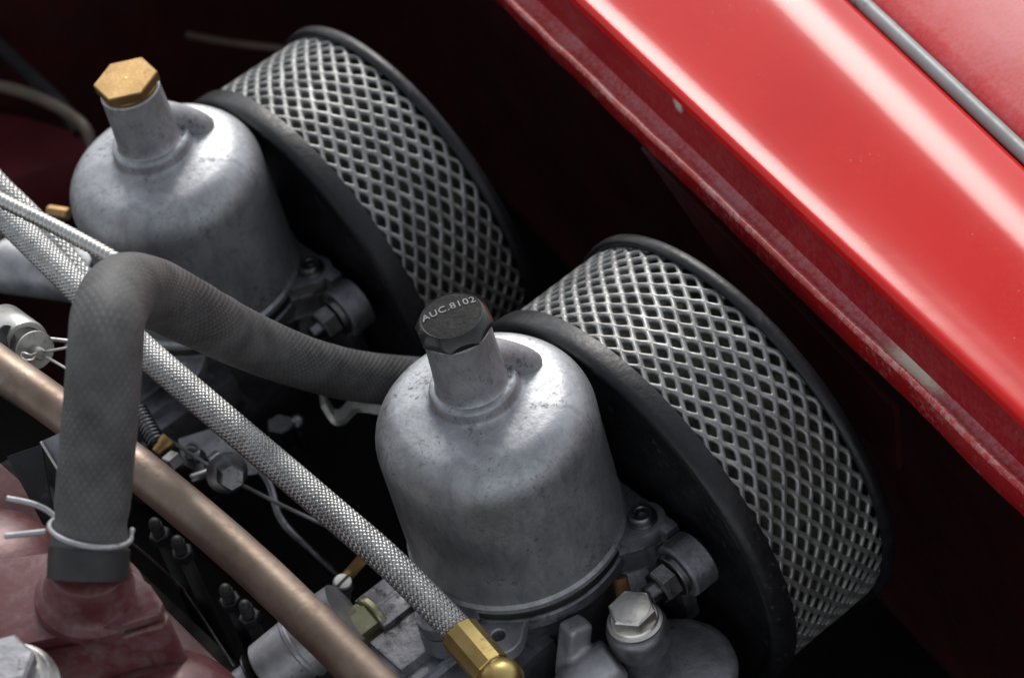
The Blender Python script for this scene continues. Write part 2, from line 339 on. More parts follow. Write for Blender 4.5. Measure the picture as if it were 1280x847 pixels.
t = thing('inner_wing_plate', 'dark maroon stiffening plate hanging in the shadow under the wing gutter', 'plate', (15.00, -4.36, -5.27))
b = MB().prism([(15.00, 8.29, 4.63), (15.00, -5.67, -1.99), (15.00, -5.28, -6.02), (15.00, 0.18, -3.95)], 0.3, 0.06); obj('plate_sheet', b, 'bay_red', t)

# ------------------------------------------------------------------ red wing with gutter
def sheet(rows, closed=False):
    """rows: list over profile of functions y -> point"""
    ys = [-40 + i * 0.5 for i in range(211)]
    m = MB(); n = len(rows)
    for yv in ys: m.v += [V(r(yv)) for r in rows]
    for i in range(len(ys) - 1):
        for j in range(n - 1): m.f.append((i * n + j, i * n + j + 1, (i + 1) * n + j + 1, (i + 1) * n + j))
    return m
def edge_wave(y): return 0.10 * noise.noise(V((y * 0.16, 3.1, 0))) + 0.045 * noise.noise(V((y * 0.6, 9.0, 0)))
def ln(x0, m, z, wv=0.0, wz=0.0): return lambda y: (x0 + m * y + wv * edge_wave(y), y, z + wz * edge_wave(y + 40))
def fade(x0, m, z, zf):                      # dip added behind the edge to shape its highlight, fading towards the front
    def g(y):
        t = min(1, max(0, (y + 13) / 15)); t = t * t * (3 - 2 * t); return (x0 + m * y, y, zf + (z - zf) * t)
    return g
wing = thing('wing', 'glossy red painted front wing top with folded gutter beside the air filters', 'wing', (14, 0, 4.4))
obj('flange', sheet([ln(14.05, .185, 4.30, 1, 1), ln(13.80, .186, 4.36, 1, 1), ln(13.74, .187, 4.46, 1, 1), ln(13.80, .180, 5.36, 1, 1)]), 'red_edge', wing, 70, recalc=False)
obj('flange_edge', sheet([ln(13.80, .180, 5.358, 1, 1), ln(13.84, .180, 5.46, 1, 1), ln(13.90, .180, 5.51, 1, 1), ln(13.97, .180, 5.53, 1, 1), ln(14.08, .180, 5.47, 1, 1)]), 'red_chip_highlight', wing, 70, recalc=False)
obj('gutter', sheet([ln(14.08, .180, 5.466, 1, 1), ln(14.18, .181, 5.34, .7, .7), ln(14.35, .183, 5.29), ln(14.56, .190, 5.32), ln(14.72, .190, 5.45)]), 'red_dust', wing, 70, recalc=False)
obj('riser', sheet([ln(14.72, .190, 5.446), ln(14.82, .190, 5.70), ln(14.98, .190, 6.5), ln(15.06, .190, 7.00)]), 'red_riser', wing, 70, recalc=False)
crest = [ln(15.06, 0.19, 6.998), ln(15.07, 0.19, 7.14), ln(15.11, 0.19, 7.27), ln(15.18, 0.19, 7.36), ln(15.28, 0.19, 7.415), fade(15.38, 0.191, 7.43, 7.432), fade(15.52, 0.192, 7.418, 7.44), fade(15.68, 0.193, 7.4, 7.446), fade(15.9, 0.194, 7.392, 7.453), fade(16.15, 0.196, 7.405, 7.466), fade(16.5, 0.199, 7.445, 7.49), ln(17, 0.206, 7.515), ln(17.8, 0.217, 7.635), ln(18.6, 0.228, 7.76), ln(19.4, 0.243, 7.89), ln(20.1, 0.252, 7.995), ln(20.5, 0.256, 8.045), ln(20.75, 0.259, 8.065), ln(21, 0.261, 8.067), ln(21.35, 0.262, 8.045), ln(21.8, 0.262, 7.983), ln(22.3, 0.261, 7.88), ln(22.8, 0.257, 7.75), ln(23.2, 0.252, 7.625), ln(23.45, 0.25, 7.5), ln(23.58, 0.25, 7.3), ln(23.62, 0.25, 6.6)]
obj('panel', sheet(crest), 'red', wing, 179, recalc=False)
bd = thing('beading_strip', 'grey rubber beading strip along the seam between the two red panels', 'beading', (24, 0, 7))
b = MB(); b.tube([(23.95 + .246 * y, y, 7.36) for y in (-40, -20, 0, 20, 40, 65)], 0.34, 20, 0.6); obj('bead', b, 'bead', bd, 179)
op = sheet([ln(24.22, .243, 6.6), ln(24.26, .243, 7.1), ln(24.36, .243, 7.28), ln(24.6, .243, 7.42), ln(25.2, .243, 7.56), ln(27, .243, 7.82), ln(30, .243, 8.12), ln(34, .243, 8.3), ln(40, .243, 8.0), ln(47, .243, 6.2), ln(53, .243, 2.5)])
tag(obj('outer_wing', op, 'red_outer', None, 179, recalc=False), 'pale pinkish red outer wing panel beyond the grey beading strip', 'wing panel')

# ------------------------------------------------------------------ carburettor
def dashpot_mb():
    prof = [(3.9, -0.02), (4.36, 0.0), (4.42, 0.05), (4.42, 0.26), (4.36, 0.33), (4.30, 0.40)]
    prof += [(4.30, 1.0), (4.30, 2.2), (4.29, 3.4), (4.285, 4.3), (4.285, 5.0), (4.285, 5.7)]
    for i in range(1, 15):
        a = PI / 2 * i / 15 * 0.93
        prof.append((2.78 + 1.505 * math.cos(a), 5.78 + 1.72 * math.sin(a)))
    prof += [(2.6, 7.54), (2.2, 7.62), (1.95, 7.68), (1.82, 7.74), (1.74, 7.84), (1.72, 7.95), (1.70, 8.22), (1.66, 8.32), (1.58, 8.38), (1.44, 8.40), (1.39, 8.46), (1.36, 8.9), (1.32, 9.6), (1.29, 10.4), (1.28, 11.12), (1.22, 11.18), (0.0, 11.18)]
    return MB().lathe(prof, seg=128)
def ear(m, az, r, rad, z0, z1, wid=1.0):
    """lug: outline of a rounded ear reaching in to the chamber wall, as a prism"""
    a = math.radians(az); u = V((math.cos(a), math.sin(a), 0)); t = V((-u.y, u.x, 0)); pl = []
    pl.append(u * 3.4 - t * (rad * 1.9)); pl.append(u * (r - rad * 1.0) - t * (rad * 1.35))
    for i in range(13):
        q = -PI / 2 + PI * i / 12; pl.append(u * (r + rad * math.cos(q)) + t * rad * math.sin(q))
    pl.append(u * (r - rad * 1.0) + t * (rad * 1.35)); pl.append(u * 3.4 + t * (rad * 1.9))
    return m.prism([p + V((0, 0, z1)) for p in pl], z1 - z0, 0.09)
carb = thing('carburettor', 'nearer alloy carburettor with the black lettered eight sided damper cap', 'carburettor', (0, 0, 0), 'pair of carburettors')
dp = obj('dashpot', dashpot_mb(), 'alloy', carb, 40)
# vent boss running from the neck down on to the shoulder
az = math.radians(-6); u = V((math.cos(az), math.sin(az), 0))
b = MB(); path = [u * 0.8 + V((0, 0, 9.25)), u * 1.5 + V((0, 0, 8.62)), u * 2.1 + V((0, 0, 7.95)), u * 2.45 + V((0, 0, 7.4))]
b.tube(path, lambda t: 0.66 - 0.12 * t, 24, 0.1); b.ball(u * 2.38 + V((0, 0, 7.5)), 0.52, 24)
obj('vent_boss', b, 'alloy', dp, 60)
EA = (-47.5, 72.5, 192.5)
for e in EA:
    a = math.radians(e); u = V((math.cos(a), math.sin(a), 0)); c = u * 5.05
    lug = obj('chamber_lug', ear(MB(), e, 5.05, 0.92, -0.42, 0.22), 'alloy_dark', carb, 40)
    b = MB().lathe([(0.60, 0.20), (0.60, 0.27), (0.52, 0.30), (0.50, 0.55), (0.44, 0.63), (0.27, 0.63), (0.25, 0.60), (0.22, 0.36), (0.0, 0.34)], c, (0, 0, 1), 32)
    obj('screw', b, 'steel_dark', lug, 40)
# body under the chamber
b = MB().lathe([(0, -0.06), (4.30, -0.06), (4.34, -0.12), (4.34, -0.40), (4.2, -0.46), (0, -0.46)], seg=96); obj('gasket_ring', b, 'black', carb)
b = MB().lathe([(0, -0.44), (4.32, -0.44), (4.42, -0.52), (4.42, -1.0), (4.3, -1.1), (4.0, -1.5), (3.6, -2.6), (3.4, -5), (0, -5)], seg=96)
for e in EA: ear(b, e, 5.05, 0.95, -1.5, -0.46)
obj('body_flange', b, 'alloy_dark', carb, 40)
# ear with a drilled hole on the engine side
a = math.radians(220.3); u = V((math.cos(a), math.sin(a), 0)); t = V((-u.y, u.x, 0)); hc = u * 4.98
out = []; nn = 40
for i in range(nn):
    q = 2 * PI * i / nn; d = u * math.cos(q) + t * math.sin(q)
    r = 0.95
    if math.cos(q) < 0: r = min(0.95 / max(abs(math.sin(q)), 0.30), 2.2)
    out.append((d, r))
b = MB(); vs = []; zt, zb = -0.50, -1.05
for (d, r) in out:
    p = hc + d * r; h = hc + d * 0.27
    vs += [V((h.x, h.y, zb)), V((h.x, h.y, zt - .05)), V((h.x + d.x * .05, h.y + d.y * .05, zt)), V((p.x - d.x * .06, p.y - d.y * .06, zt)), V((p.x, p.y, zt - .06)), V((p.x, p.y, zb))]
b.add(vs, [(i * 6 + k, ((i + 1) % nn) * 6 + k, ((i + 1) % nn) * 6 + k + 1, i * 6 + k + 1) for i in range(nn) for k in range(5)])
obj('drilled_lug', b, 'alloy_grey', carb, 40)
# throttle body and flange block reaching to the manifold
b = MB(); b.box((-4.3, 2.2, -2.4), (4.0, 2.0, 2.2), 0.12); b.box((-4.5, 0.2, -2.62), (5.2, 2.1, 2.2), 0.12); b.box((-5.1, -1.15, -2.85), (6.0, 0.7, 2.0), 0.10); b.box((-5.1, -2.1, -3.2), (6.6, 1.3, 2.0), 0.12); b.box((-4.0, -3.1, -3.6), (4.6, 0.8, 2.0), 0.12)
b.lathe([(0, -7.5), (3.1, -7.5), (3.2, -7.3), (3.2, 3.6), (0, 3.6)], (0, 0, -4.9), (1, 0, 0), 64)
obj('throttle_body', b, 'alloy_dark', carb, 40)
b = MB().box((3.85, -.5, -2.6), (0.7, 9.0, 5.6), 0.25); obj('intake_flange', b, 'alloy_dark', carb)
b = MB().lathe([(0, 2.9), (1.08, 2.9), (1.18, 3.0), (1.18, 3.98), (1.1, 4.06), (0, 4.06)], (0, -6.05, -0.75), (1, 0, 0), 48); fl = obj('flange_boss', b, 'alloy_dark', carb)
b = MB().lathe([(0, 2.62), (0.86, 2.62), (0.9, 2.66), (0.9, 2.86), (0, 2.88)], (0, -6.05, -0.75), (1, 0, 0), 32); obj('washer', b, 'steel_dark', carb)
b = MB().hexa((1.85, -6.05, -0.75), (2.6, -6.05, -0.75), 0.74, 0.07, 0.4); b.cyl((1.35, -6.05, -.75), (1.9, -6.05, -.75), 0.38); obj('flange_nut', b, 'steel_dark', carb, 30)
b = MB().prism([(3.3, -3.3, -.45), (4.05, -4.2, -.5), (4.05, -6.4, .2), (3.6, -5.6, -.2)], 1.2, 0.1); obj('web', b, 'alloy_dark', carb)
rear = copy_tree(carb, (0, 22.235, 0), 'farther alloy carburettor with the plain brass hexagonal cap')
# damper caps differ
def oct_r(q, ap): k = (q % (PI / 4)) - PI / 8; return ap / math.cos(k)
b = MB(); n = 144; vs = []; ap = 1.37; rot = 0.0
for i in range(n):
    q = 2 * PI * i / n; r = oct_r(q + rot, ap); c, s = math.cos(q), math.sin(q)
    zz = lambda rr: 11.86 - max(0, rr - 1.18) * 1.5
    vs += [V((c * 1.12, s * 1.12, 11.85)), V((c * 1.16, s * 1.16, 11.872)), V((c * 1.19, s * 1.19, 11.85)), V((c * (r - .02), s * (r - .02), zz(r) + .01)), V((c * r, s * r, zz(r) - .03)), V((c * r * .985, s * r * .985, 11.30)), V((c * 1.15, s * 1.15, 11.26)), V((c * 1.0, s * 1.0, 11.0))]
b.add(vs, [(i * 8 + k, i * 8 + k + 1, ((i + 1) % n) * 8 + k + 1, ((i + 1) % n) * 8 + k) for i in range(n) for k in range(7)])
cap = obj('damper_cap', b, 'black_plastic', carb, 30, label='black eight sided cap with raised lettering and scalloped edge')
b = MB().lathe([(0, 11.866), (0.5, 11.866), (1.0, 11.862), (1.13, 11.852)], (0, 0, 0), (0, 0, 1), 72); obj('cap_face', b, 'cap_face', cap, 60)
def lettering(body, size, org, azd, parent, mat, name='lettering'):
    cu = bpy.data.curves.new('text', 'FONT'); cu.body = body; cu.size = size; cu.extrude = 0.018; cu.bevel_depth = 0.004; cu.align_x = 'CENTER'; cu.space_character = 1.12
    to = bpy.data.objects.new('text', cu); COL.objects.link(to); bpy.context.view_layer.update()
    me = bpy.data.meshes.new_from_object(to.evaluated_get(bpy.context.evaluated_depsgraph_get())); bpy.data.objects.remove(to)
    a = math.radians(azd); R = Matrix.Rotation(a, 3, 'Z'); m = MB()
    for v in me.vertices:
        p = v.co.copy(); bend = -0.10 * p.x * p.x; m.v.append(R @ V((p.x, p.y + bend, p.z)) + V(org))
    m.f = [tuple(p.vertices) for p in me.polygons]
    return obj(name, m, mat, parent, 30)
a = math.radians(-21); up = V((-math.sin(a), math.cos(a), 0))
lettering('AUC.8102', 0.44, V((0, 0, 11.872)) + up * 0.30, -21, cap, 'letter')
b = MB().hexa((0, 22.235, 11.32), (0, 22.235, 11.80), 1.39, 0.05, math.radians(40)); b.cyl((0, 22.235, 10.95), (0, 22.235, 11.34), 1.2)
c2 = obj('damper_cap', b, 'brass_cap', rear, 30, label='plain brass hexagonal cap with a centre punch mark')
b = MB().lathe([(0, 11.806), (0.05, 11.81), (0.07, 11.80)], (0, 22.235, 0), (0, 0, 1), 16); obj('punch_mark', b, 'brass', c2)

# ------------------------------------------------------------------ air filters
FY, FZ = -0.53, -2.6
def expanded_mesh(x0, x1, R, n=47, dx=0.35):
    """staggered diamond openings in one drawn sheet, strands proud at the nodes and tilted like expanded metal"""
    m = MB(); cols = int((x1 - x0) / dx) + 1; K = 16; da = 2 * PI / n
    def P(x, th, r):
        q = V((x * .35, math.cos(th) * 3, math.sin(th) * 3)); r += 0.07 * noise.noise(q) + 0.02 * noise.noise(q * 4)
        th += 0.006 * noise.noise(q * 2.5 + V((9, 0, 0))); x += 0.05 * noise.noise(q * 3 + V((0, 7, 0)))
        return V((x, FY + r * math.cos(th), FZ + r * math.sin(th)))
    for i in range(cols):
        for j in range(n):
            cx_, ct = x0 + i * dx, (j + (i % 2) * 0.5) * da
            jx = 0.03 * noise.noise(V((i * 3.7, j * 1.9, 0))); o = len(m.v)
            for k in range(K):
                q = 2 * PI * k / K; c, s = math.cos(q), math.sin(q); d = 1 / (abs(c) + abs(s))
                ux, ut = c * d, s * d                                   # on the unit diamond
                p = 2.6; h = (abs(c) ** (2 / p), abs(s) ** (2 / p))
                hx, ht = math.copysign(h[0], c), math.copysign(h[1], s)
                ro = 0.28 if (c > 0 and s < 0) else 0.04; e = hx * ro + ux * (0.55 - ro); f = ht * ro + ut * (0.57 - ro)
                e2, f2 = e, f
                lift = 0.06 * (ux * 0.5 + ut * 0.8)
                m.v.append(P(cx_ + ux * dx, ct + ut * da / 2, R + 0.05 + 0.02 * abs(ut)))
                m.v.append(P(cx_ + (ux * .5 + e2 * .5) * dx + jx * .5, ct + (ut * .5 + f2 * .5) * da / 2, R + 0.055 + lift * .5))
                m.v.append(P(cx_ + e2 * dx + jx, ct + f2 * da / 2, R - 0.01 + lift))
                m.v.append(P(cx_ + e2 * dx * 1.02 + jx, ct + f2 * 1.02 * da / 2, R - 0.12 + lift))
            for k in range(K):
                j2 = (k + 1) % K
                for t_ in range(3): m.f.append((o + k * 4 + t_, o + j2 * 4 + t_, o + j2 * 4 + t_ + 1, o + k * 4 + t_ + 1))
    return m
filt = thing('air_filter', 'nearer round pancake air filter of silver mesh between black plates', 'air filter', (4.9, FY, FZ), 'pair of air filters')
ax = ((0, FY, FZ), (1, 0, 0))
b = MB().lathe([(0, 4.62), (8.2, 4.62), (8.42, 4.58), (8.60, 4.42), (8.74, 4.36), (8.90, 4.36), (9.03, 4.42), (9.12, 4.56), (9.15, 4.75), (9.13, 5.30), (9.10, 5.40), (9.0, 5.44), (8.9, 5.40), (8.85, 4.95), (0, 4.95)], *ax, seg=160); obj('back_plate', b, 'black', filt, 50)
b = MB().lathe([(0, 10.55), (8.80, 10.55), (8.86, 10.30), (9.06, 10.24), (9.16, 10.30), (9.20, 10.5), (9.18, 10.75), (9.05, 10.86), (8.7, 10.9), (0, 10.9)], *ax, seg=160); obj('front_plate', b, 'black', filt, 50)
obj('mesh_screen', expanded_mesh(5.05, 10.6, 8.84), 'mesh', filt, 70, recalc=False)
b = MB().lathe([(8.1, 4.9), (8.1, 10.6)], *ax, seg=96); obj('filter_element', b, 'element', filt, 179)
copy_tree(filt, (4.9, FY + 22.235, FZ), 'farther round pancake air filter of silver mesh, partly hidden behind the lettered cap')

# ------------------------------------------------------------------ float chamber of the near carburettor
fx, fy = 0.38, -6.35
fc = thing('float_chamber', 'grey float chamber lid with bright banjo bolt below the near carburettor', 'float chamber', (fx, fy, -8))
b = MB().lathe([(0, -4.1), (2.2, -4.1), (2.42, -4.17), (2.52, -4.3), (2.55, -4.6), (2.4, -4.8), (2.35, -8), (0, -8)], (fx + .7, fy - .6, 0), (0, 0, 1), 72); obj('lid', b, 'alloy_grey', fc, 40)
b = MB().lathe([(0, -4.2), (0.92, -4.2), (0.92, -2.62), (0.98, -2.5), (1.12, -2.42), (1.20, -2.2), (1.22, -1.5), (1.16, -1.28), (1.04, -1.16), (0.9, -1.12), (0, -1.12)], (fx, fy, 0), (0, 0, 1), 56); col_ = obj('banjo_union', b, 'alloy_dark', fc, 40)
b = MB().lathe([(0.5, -1.13), (1.0, -1.13), (1.08, -1.08), (1.08, -1.0), (1.0, -0.95), (0.5, -0.95)], (fx, fy, 0), (0, 0, 1), 48); obj('washer', b, 'steel', fc, 40)
b = MB().lathe([(0.4, -0.96), (0.92, -0.96), (0.96, -0.88), (0.9, -0.8), (0.4, -0.8)], (fx, fy, 0), (0, 0, 1), 48); b.hexa((fx, fy, -0.86), (fx, fy, -0.22), 0.93, 0.07, 0.35)
b.lathe([(0, -0.17), (0.62, -0.18), (0.74, -0.2), (0.78, -0.24)], (fx, fy, 0), (0, 0, 1), 40); obj('banjo_bolt', b, 'steel', fc, 30, label='bright worn hexagonal banjo bolt with rusty flats')
b = MB(); P0 = V((fx - 1.1, fy + .3, -2.5)); P1 = V((fx - 2.5, fy + .7, -3.0)); P2 = V((fx - 4.1, fy + .2, -4.2))
b.cyl(P0, P1, 0.9, 1.1); b.cyl(P1, P2, 1.1, 1.5); b.ball(P1, 1.1); b.ball(P2, 1.5); b.box(V((fx - 2.1, fy + 1.5, -2.0)), (1.1, 0.9, 2.6), 0.2, Matrix.Rotation(0.35, 3, 'Y')); b.cyl(V((fx - 3.2, fy - .5, -4)), V((fx - 3.3, fy - .6, -2.35)), 0.62)
obj('inlet_arm', b, 'alloy_grey', fc, 40, remesh=0.09)
ov = thing('overflow_pipe', 'short rusty brown overflow pipe stub behind the bright banjo bolt', 'pipe', (1.5, -4.1, -4.5))
b = MB().tube([(1.3, -4.3, -4.5), (1.35, -4.25, -3), (1.5, -4.1, -1.9), (1.62, -3.95, -1.5)], 0.30, 20, 0.15); obj('pipe_stub', b, 'rust', ov, 50)

# ------------------------------------------------------------------ manifold studs, throttle gear between engine and carburettors
t = thing('manifold_nut', 'long yellow zinc plated hexagonal nut beside the brown copper pipe', 'nut', (-6.67, 3.00, -2.30))
b = MB(); c = V((-6.76, 2.26, -1.70)); b.hexa(c + V((-1.2, 0, 0)), c + V((0.55, 0, 0)), 0.86, 0.16, 0.75); b.cyl(c + V((.5, 0, 0)), c + V((.8, 0, 0)), 0.95); obj('nut_body', b, 'zinc', t, 30)
b = MB().cyl(c + V((-1.7, 0, 0)), c + V((2.5, 0, 0)), 0.42); obj('stud', b, 'steel_dark', t)
t = thing('idle_screw', 'small slotted idle screw standing on a dark coil spring', 'screw', (-6.26, 5.19, -3.50))
p, q = V((-5.89, 4.89, -2.15)), V((-6.30, 5.60, -4.59)); d = (p - q).normalized(); x, y, z = frame(d)
b = MB().lathe([(0, 0), (0.36, 0), (0.40, 0.05), (0.40, 0.30), (0.34, 0.38), (0.12, 0.40), (0, 0.40)], p, d, 32); hd = obj('screw_head', b, 'zinc_grey', t)
b = MB().box((0, 0, 0), (0.11, 0.74, 0.06), 0.01); sl = Matrix((x, y, z)).transposed() @ Matrix.Rotation(1.0, 3, 'Z'); b.v = [sl @ v + p + d * 0.395 for v in b.v]; obj('slot', b, 'rubber_black', hd)
b = MB().tube([q + d * (0.016 * i) + (x * math.cos(i * .55) + y * math.sin(i * .55)) * 0.36 for i in range(int((p - q).length / 0.016))], 0.055, 8, 0.08); obj('spring', b, 'steel_dark', t, 60)
t = thing('throttle_link', 'flat brass coloured throttle link strip behind the braided hose', 'link rod', (-7.06, 5.71, -3.42))
pa, pb = V((-7.36, 5.75, -3.53)), V((-4.27, 4.85, -1.39)); d = (pb - pa).normalized(); wd = d.cross(V((-.34, -.63, .69))).normalized() * 0.24
b = MB().prism([pa - wd, pb - wd, pb + wd, pa + wd], 0.12, 0.03); obj('strip', b, 'brass_cap', t)
t = thing('spindle_clamp', 'grey alloy spindle clamp with thin washer under the copper pipe', 'clamp', (-10.36, 2.99, -1.76))
c0, c1 = V((-11.35, 4.15, -2.63)), V((-7.69, 2.72, -0.98)); dd = (c1 - c0).normalized()
b = MB().lathe([(0, 0.9), (1.15, 0.9), (1.25, 1.0), (1.3, 2.6), (1.42, 2.7), (1.42, 2.85), (1.35, 2.9), (1.3, 5), (0, 5)], c0, dd, 48); obj('collar', b, 'alloy_grey', t)
b = MB().lathe([(0.3, 0.46), (1.12, 0.46), (1.15, 0.5), (1.15, 0.58), (0.3, 0.6)], c0, dd, 48); obj('washer', b, 'steel_dark', t)
b = MB().lathe([(0, -0.5), (0.75, -0.5), (0.85, -.4), (0.85, 0.4), (0, 0.42)], c0, dd, 40); obj('end_nut', b, 'alloy_grey', t)

fb = thing('flange_bolt', 'dull steel flange bolt in the dark gap left of the braided hose', 'bolt', (-6.36, 11.18, 0.51))
p, q = V((-6.33, 11.39, 0.43)), V((-6.65, 9.64, 1.26)); d = (q - p).normalized()
b = MB().lathe([(0, 0), (0.84, 0), (0.88, 0.05), (0.88, 0.16), (0.6, 0.30), (0, 0.32)], p, d, 40); obj('flange', b, 'steel_dark', fb)
b = MB().hexa(p + d * 0.28, p + d * 1.05, 0.56, 0.07, 0.2); b.lathe([(0.42, 1.05), (0.40, 1.0), (0.3, 0.95), (0, 0.93)], p, d, 24); obj('head', b, 'steel_dark', fb, 30)
t = thing('throttle_spindle', 'thin dark throttle spindle rod running behind the flange bolt', 'rod', (-7.10, 16.34, 0.55))
b = MB().tube([V((-7.26, 16.72, 0.82)), V((-6.23, 12.44, -0.44)), V((-5.17, 10.07, -1.65)), V((-3.75, 7.44, -3.08))], 0.085, 10, 0.4); obj('rod', b, 'steel_dark', t)
b = MB().cyl((-6.28, 13.28, -0.70), (-5.61, 13.44, -0.80), 0.42); b.cyl((-6.46, 13.80, -0.31), (-6.23, 13.55, -0.13), 0.26); obj('collar', b, 'steel_dark', t)
t = thing('pivot_pin', 'small dull pin sticking out left of the flange bolt', 'pin', (-7.40, 12.67, -0.08)); b = MB().cyl((-7.52, 12.45, 0.24), (-6.48, 12.27, 0.01), 0.24); obj('pin_shaft', b, 'steel_dark', t)
t = thing('return_spring', 'small dark return spring with brass tip right of the upright hose', 'spring', (-7.50, 15.04, 2.05))
p, q = V((-7.46, 15.40, 2.40)), V((-7.87, 13.52, 1.92)); d = (q - p).normalized(); x, y, z = frame(d)
b = MB().tube([p + d * (0.018 * i) + (x * math.cos(i * .6) + y * math.sin(i * .6)) * 0.36 for i in range(int((q - p).length / 0.018))], 0.06, 8, 0.08); obj('coil', b, 'steel_dark', t, 60)
b = MB().lathe([(0, 0), (.26, 0), (.28, .3), (.36, .5), (.36, .75), (0, .8)], (-8.17, 13.12, 1.97), V((-7.31, 13.18, 2.17)) - V((-8.17, 13.12, 1.97)), 24); obj('brass_tip', b, 'brass_cap', t)
SN = ['upper left', 'upper right', 'lower left', 'lower right']
SL = ['dark ball topped stud under the copper pipe, nearest the wire hose clip', 'dark ball topped stud under the copper pipe, second from the wire hose clip', 'dark ball topped stud under the copper pipe, third from the wire hose clip', 'dark ball topped stud under the copper pipe, farthest from the wire hose clip']
studs = [(-10.27, 10.43, 0.78), (-10.07, 9.27, 0.39), (-9.83, 6.80, -0.89), (-9.67, 5.83, -1.27)]
for i, c in enumerate(studs):
    c = V(c); t = thing('stud', SL[i], 'stud', c + V((0, 0, -.8)), 'dark studs below the copper pipe')
    b = MB().hexa(c + V((0, 0, -.35)), c + V((0, 0, .15)), 0.46, 0.06, 0.3 * i); obj('nut', b, 'black', t, 30)
    b = MB().cyl(c + V((0, 0, -9.0)), c + V((0, 0, .7)), 0.27); b.ball(c + V((0, 0, .72)), 0.25, 16); obj('shank', b, 'rubber_black', t)
t = thing('lock_wire', 'thin bent wire hanging in the dark gap under the copper pipe', 'wire', (-13.43, 3.36, 8.63))
b = MB().tube([(-13.45, 3.60, 8.83), (-12.83, 3.38, 6.77), (-12.44, 3.16, 5.32), (-12.44, 3.11, 5.12), (-12.34, 2.54, 3.34), (-12.36, 1.66, 1.81)], 0.05, 8, 0.2); obj('strand', b, 'steel_dark', t)

t = thing('linkage_lever', 'dark oily linkage lever behind the flange bolt', 'lever', (-5.59, 15.03, -1.35))
b = MB().prism([(-6.20, 15.92, -0.84), (-4.81, 15.61, -1.16), (-4.16, 13.53, -2.02), (-4.60, 12.77, -2.22), (-6.18, 13.66, -1.89), (-6.77, 14.95, -1.29)], 0.35, 0.08); obj('arm', b, 'steel_dark', t); b = MB().cyl((-6.03, 15.25, -1.22), (-6.50, 14.19, -0.26), 0.3); obj('pivot', b, 'steel_dark', t)
t = thing('fuel_pipe', 'thin dark fuel pipe dropping behind the braided hose', 'pipe', (-4.88, 11.62, -4.13))
b = MB().tube([(-3.95, 15.43, -3.06), (-4.06, 13.38, -3.56), (-4.82, 11.58, -4.15), (-4.74, 9.83, -4.99), (-4.20, 8.39, -6.76)], 0.2, 14, 0.25); obj('pipe_wall', b, 'steel_dark', t)
t = thing('lock_nut', 'small dull lock nut above the copper pipe, left of the flange bolt', 'nut', (-8.14, 12.14, 1.96))
b = MB().hexa((-8.33, 12.19, 1.91), (-7.68, 12.36, 1.80), 0.42, 0.06, .2); b.cyl((-8.68, 12.12, 1.96), (-8.25, 12.18, 1.94), 0.22); obj('nut_body', b, 'steel_dark', t, 30)
t = thing('support_bracket', 'pale grey folded bracket behind the near carburettor, under the grey hose', 'bracket', (0.11, 12.28, -2.51))
P = [(-0.46, 13.35, -1.81), (-0.52, 12.96, -2.19), (-0.54, 12.52, -2.32), (-0.30, 12.20, -2.21), (0.10, 12.01, -1.90), (0.44, 11.70, -1.72), (1.47, 10.42, -2.11)]
P = resample(P, 0.15); wv = V((0.35, 0.63, -0.69)) * 0.7 + V((0, 0, .35)); m = MB(); n = len(P)
for i, p in enumerate(P):
    tt = (P[min(i + 1, n - 1)] - P[max(i - 1, 0)]).normalized(); nn = tt.cross(wv).normalized() * 0.12
    m.v += [p - nn, p + nn, p + nn + wv * 2, p - nn + wv * 2]
m.f = [(i * 4 + k, i * 4 + (k + 1) % 4, (i + 1) * 4 + (k + 1) % 4, (i + 1) * 4 + k) for i in range(n - 1) for k in range(4)] + [(0, 1, 2, 3), (n * 4 - 4, n * 4 - 1, n * 4 - 2, n * 4 - 3)]
obj('folded_strip', m, 'zinc_grey', t, 40)
t = thing('linkage_nut', 'dark oily nut in the shadow under the grey rubber hose', 'nut', (-2.10, 15.26, -3.76))
b = MB().hexa((-2.18, 15.10, -3.94), (-1.97, 14.99, -2.79), 0.62, 0.08, .3); b.ball((-1.29, 14.78, -3.22), 0.4, 20); b.cyl((-1.29, 14.78, -3.22), (-1.47, 14.70, -4.68), 0.3); obj('nut_body', b, 'steel_dark', t, 40)

# ------------------------------------------------------------------ pipes and hoses
def braided(path, R, n, pitch, mat='wire', step=0.062, wid=0.115, th=0.042, amp=0.035):
    P = resample(path, step); fr = transport(P); m = MB(); K = 5; L = 0; S = [0]
    for a_, b_ in zip(P, P[1:]): L += (b_ - a_).length; S.append(L)
    for fam in (1, -1):
        for k in range(n):
            o = len(m.v)
            for i, p in enumerate(P):
                s = S[i]; th0 = 2 * PI * k / n + fam * 2 * PI * s / pitch + 0.02 * math.sin(s * 1.3 + k * 2.1)
                x, y = fr[i]; rad = x * math.cos(th0) + y * math.sin(th0); tg = -x * math.sin(th0) + y * math.cos(th0)
                tt = (x.cross(y)); wdir = (tt - tg * fam * 1.0 * (pitch / (2 * PI * R))**-1).normalized()
                rr = R + fam * amp * math.cos(2 * PI * n * s / pitch)
                for c in range(K):
                    q = 2 * PI * c / K + PI / 2; m.v.append(p + rad * (rr + th * math.sin(q)) + wdir * (wid * math.cos(q)))
            for i in range(len(P) - 1):
                for c in range(K): m.f.append((o + i * K + c, o + i * K + (c + 1) % K, o + (i + 1) * K + (c + 1) % K, o + (i + 1) * K + c))
    return m
bh = thing('braided_hose', 'long stainless braided fuel hose ending in a brass ferrule', 'hose', (-6.02, -4.90, 3.24))
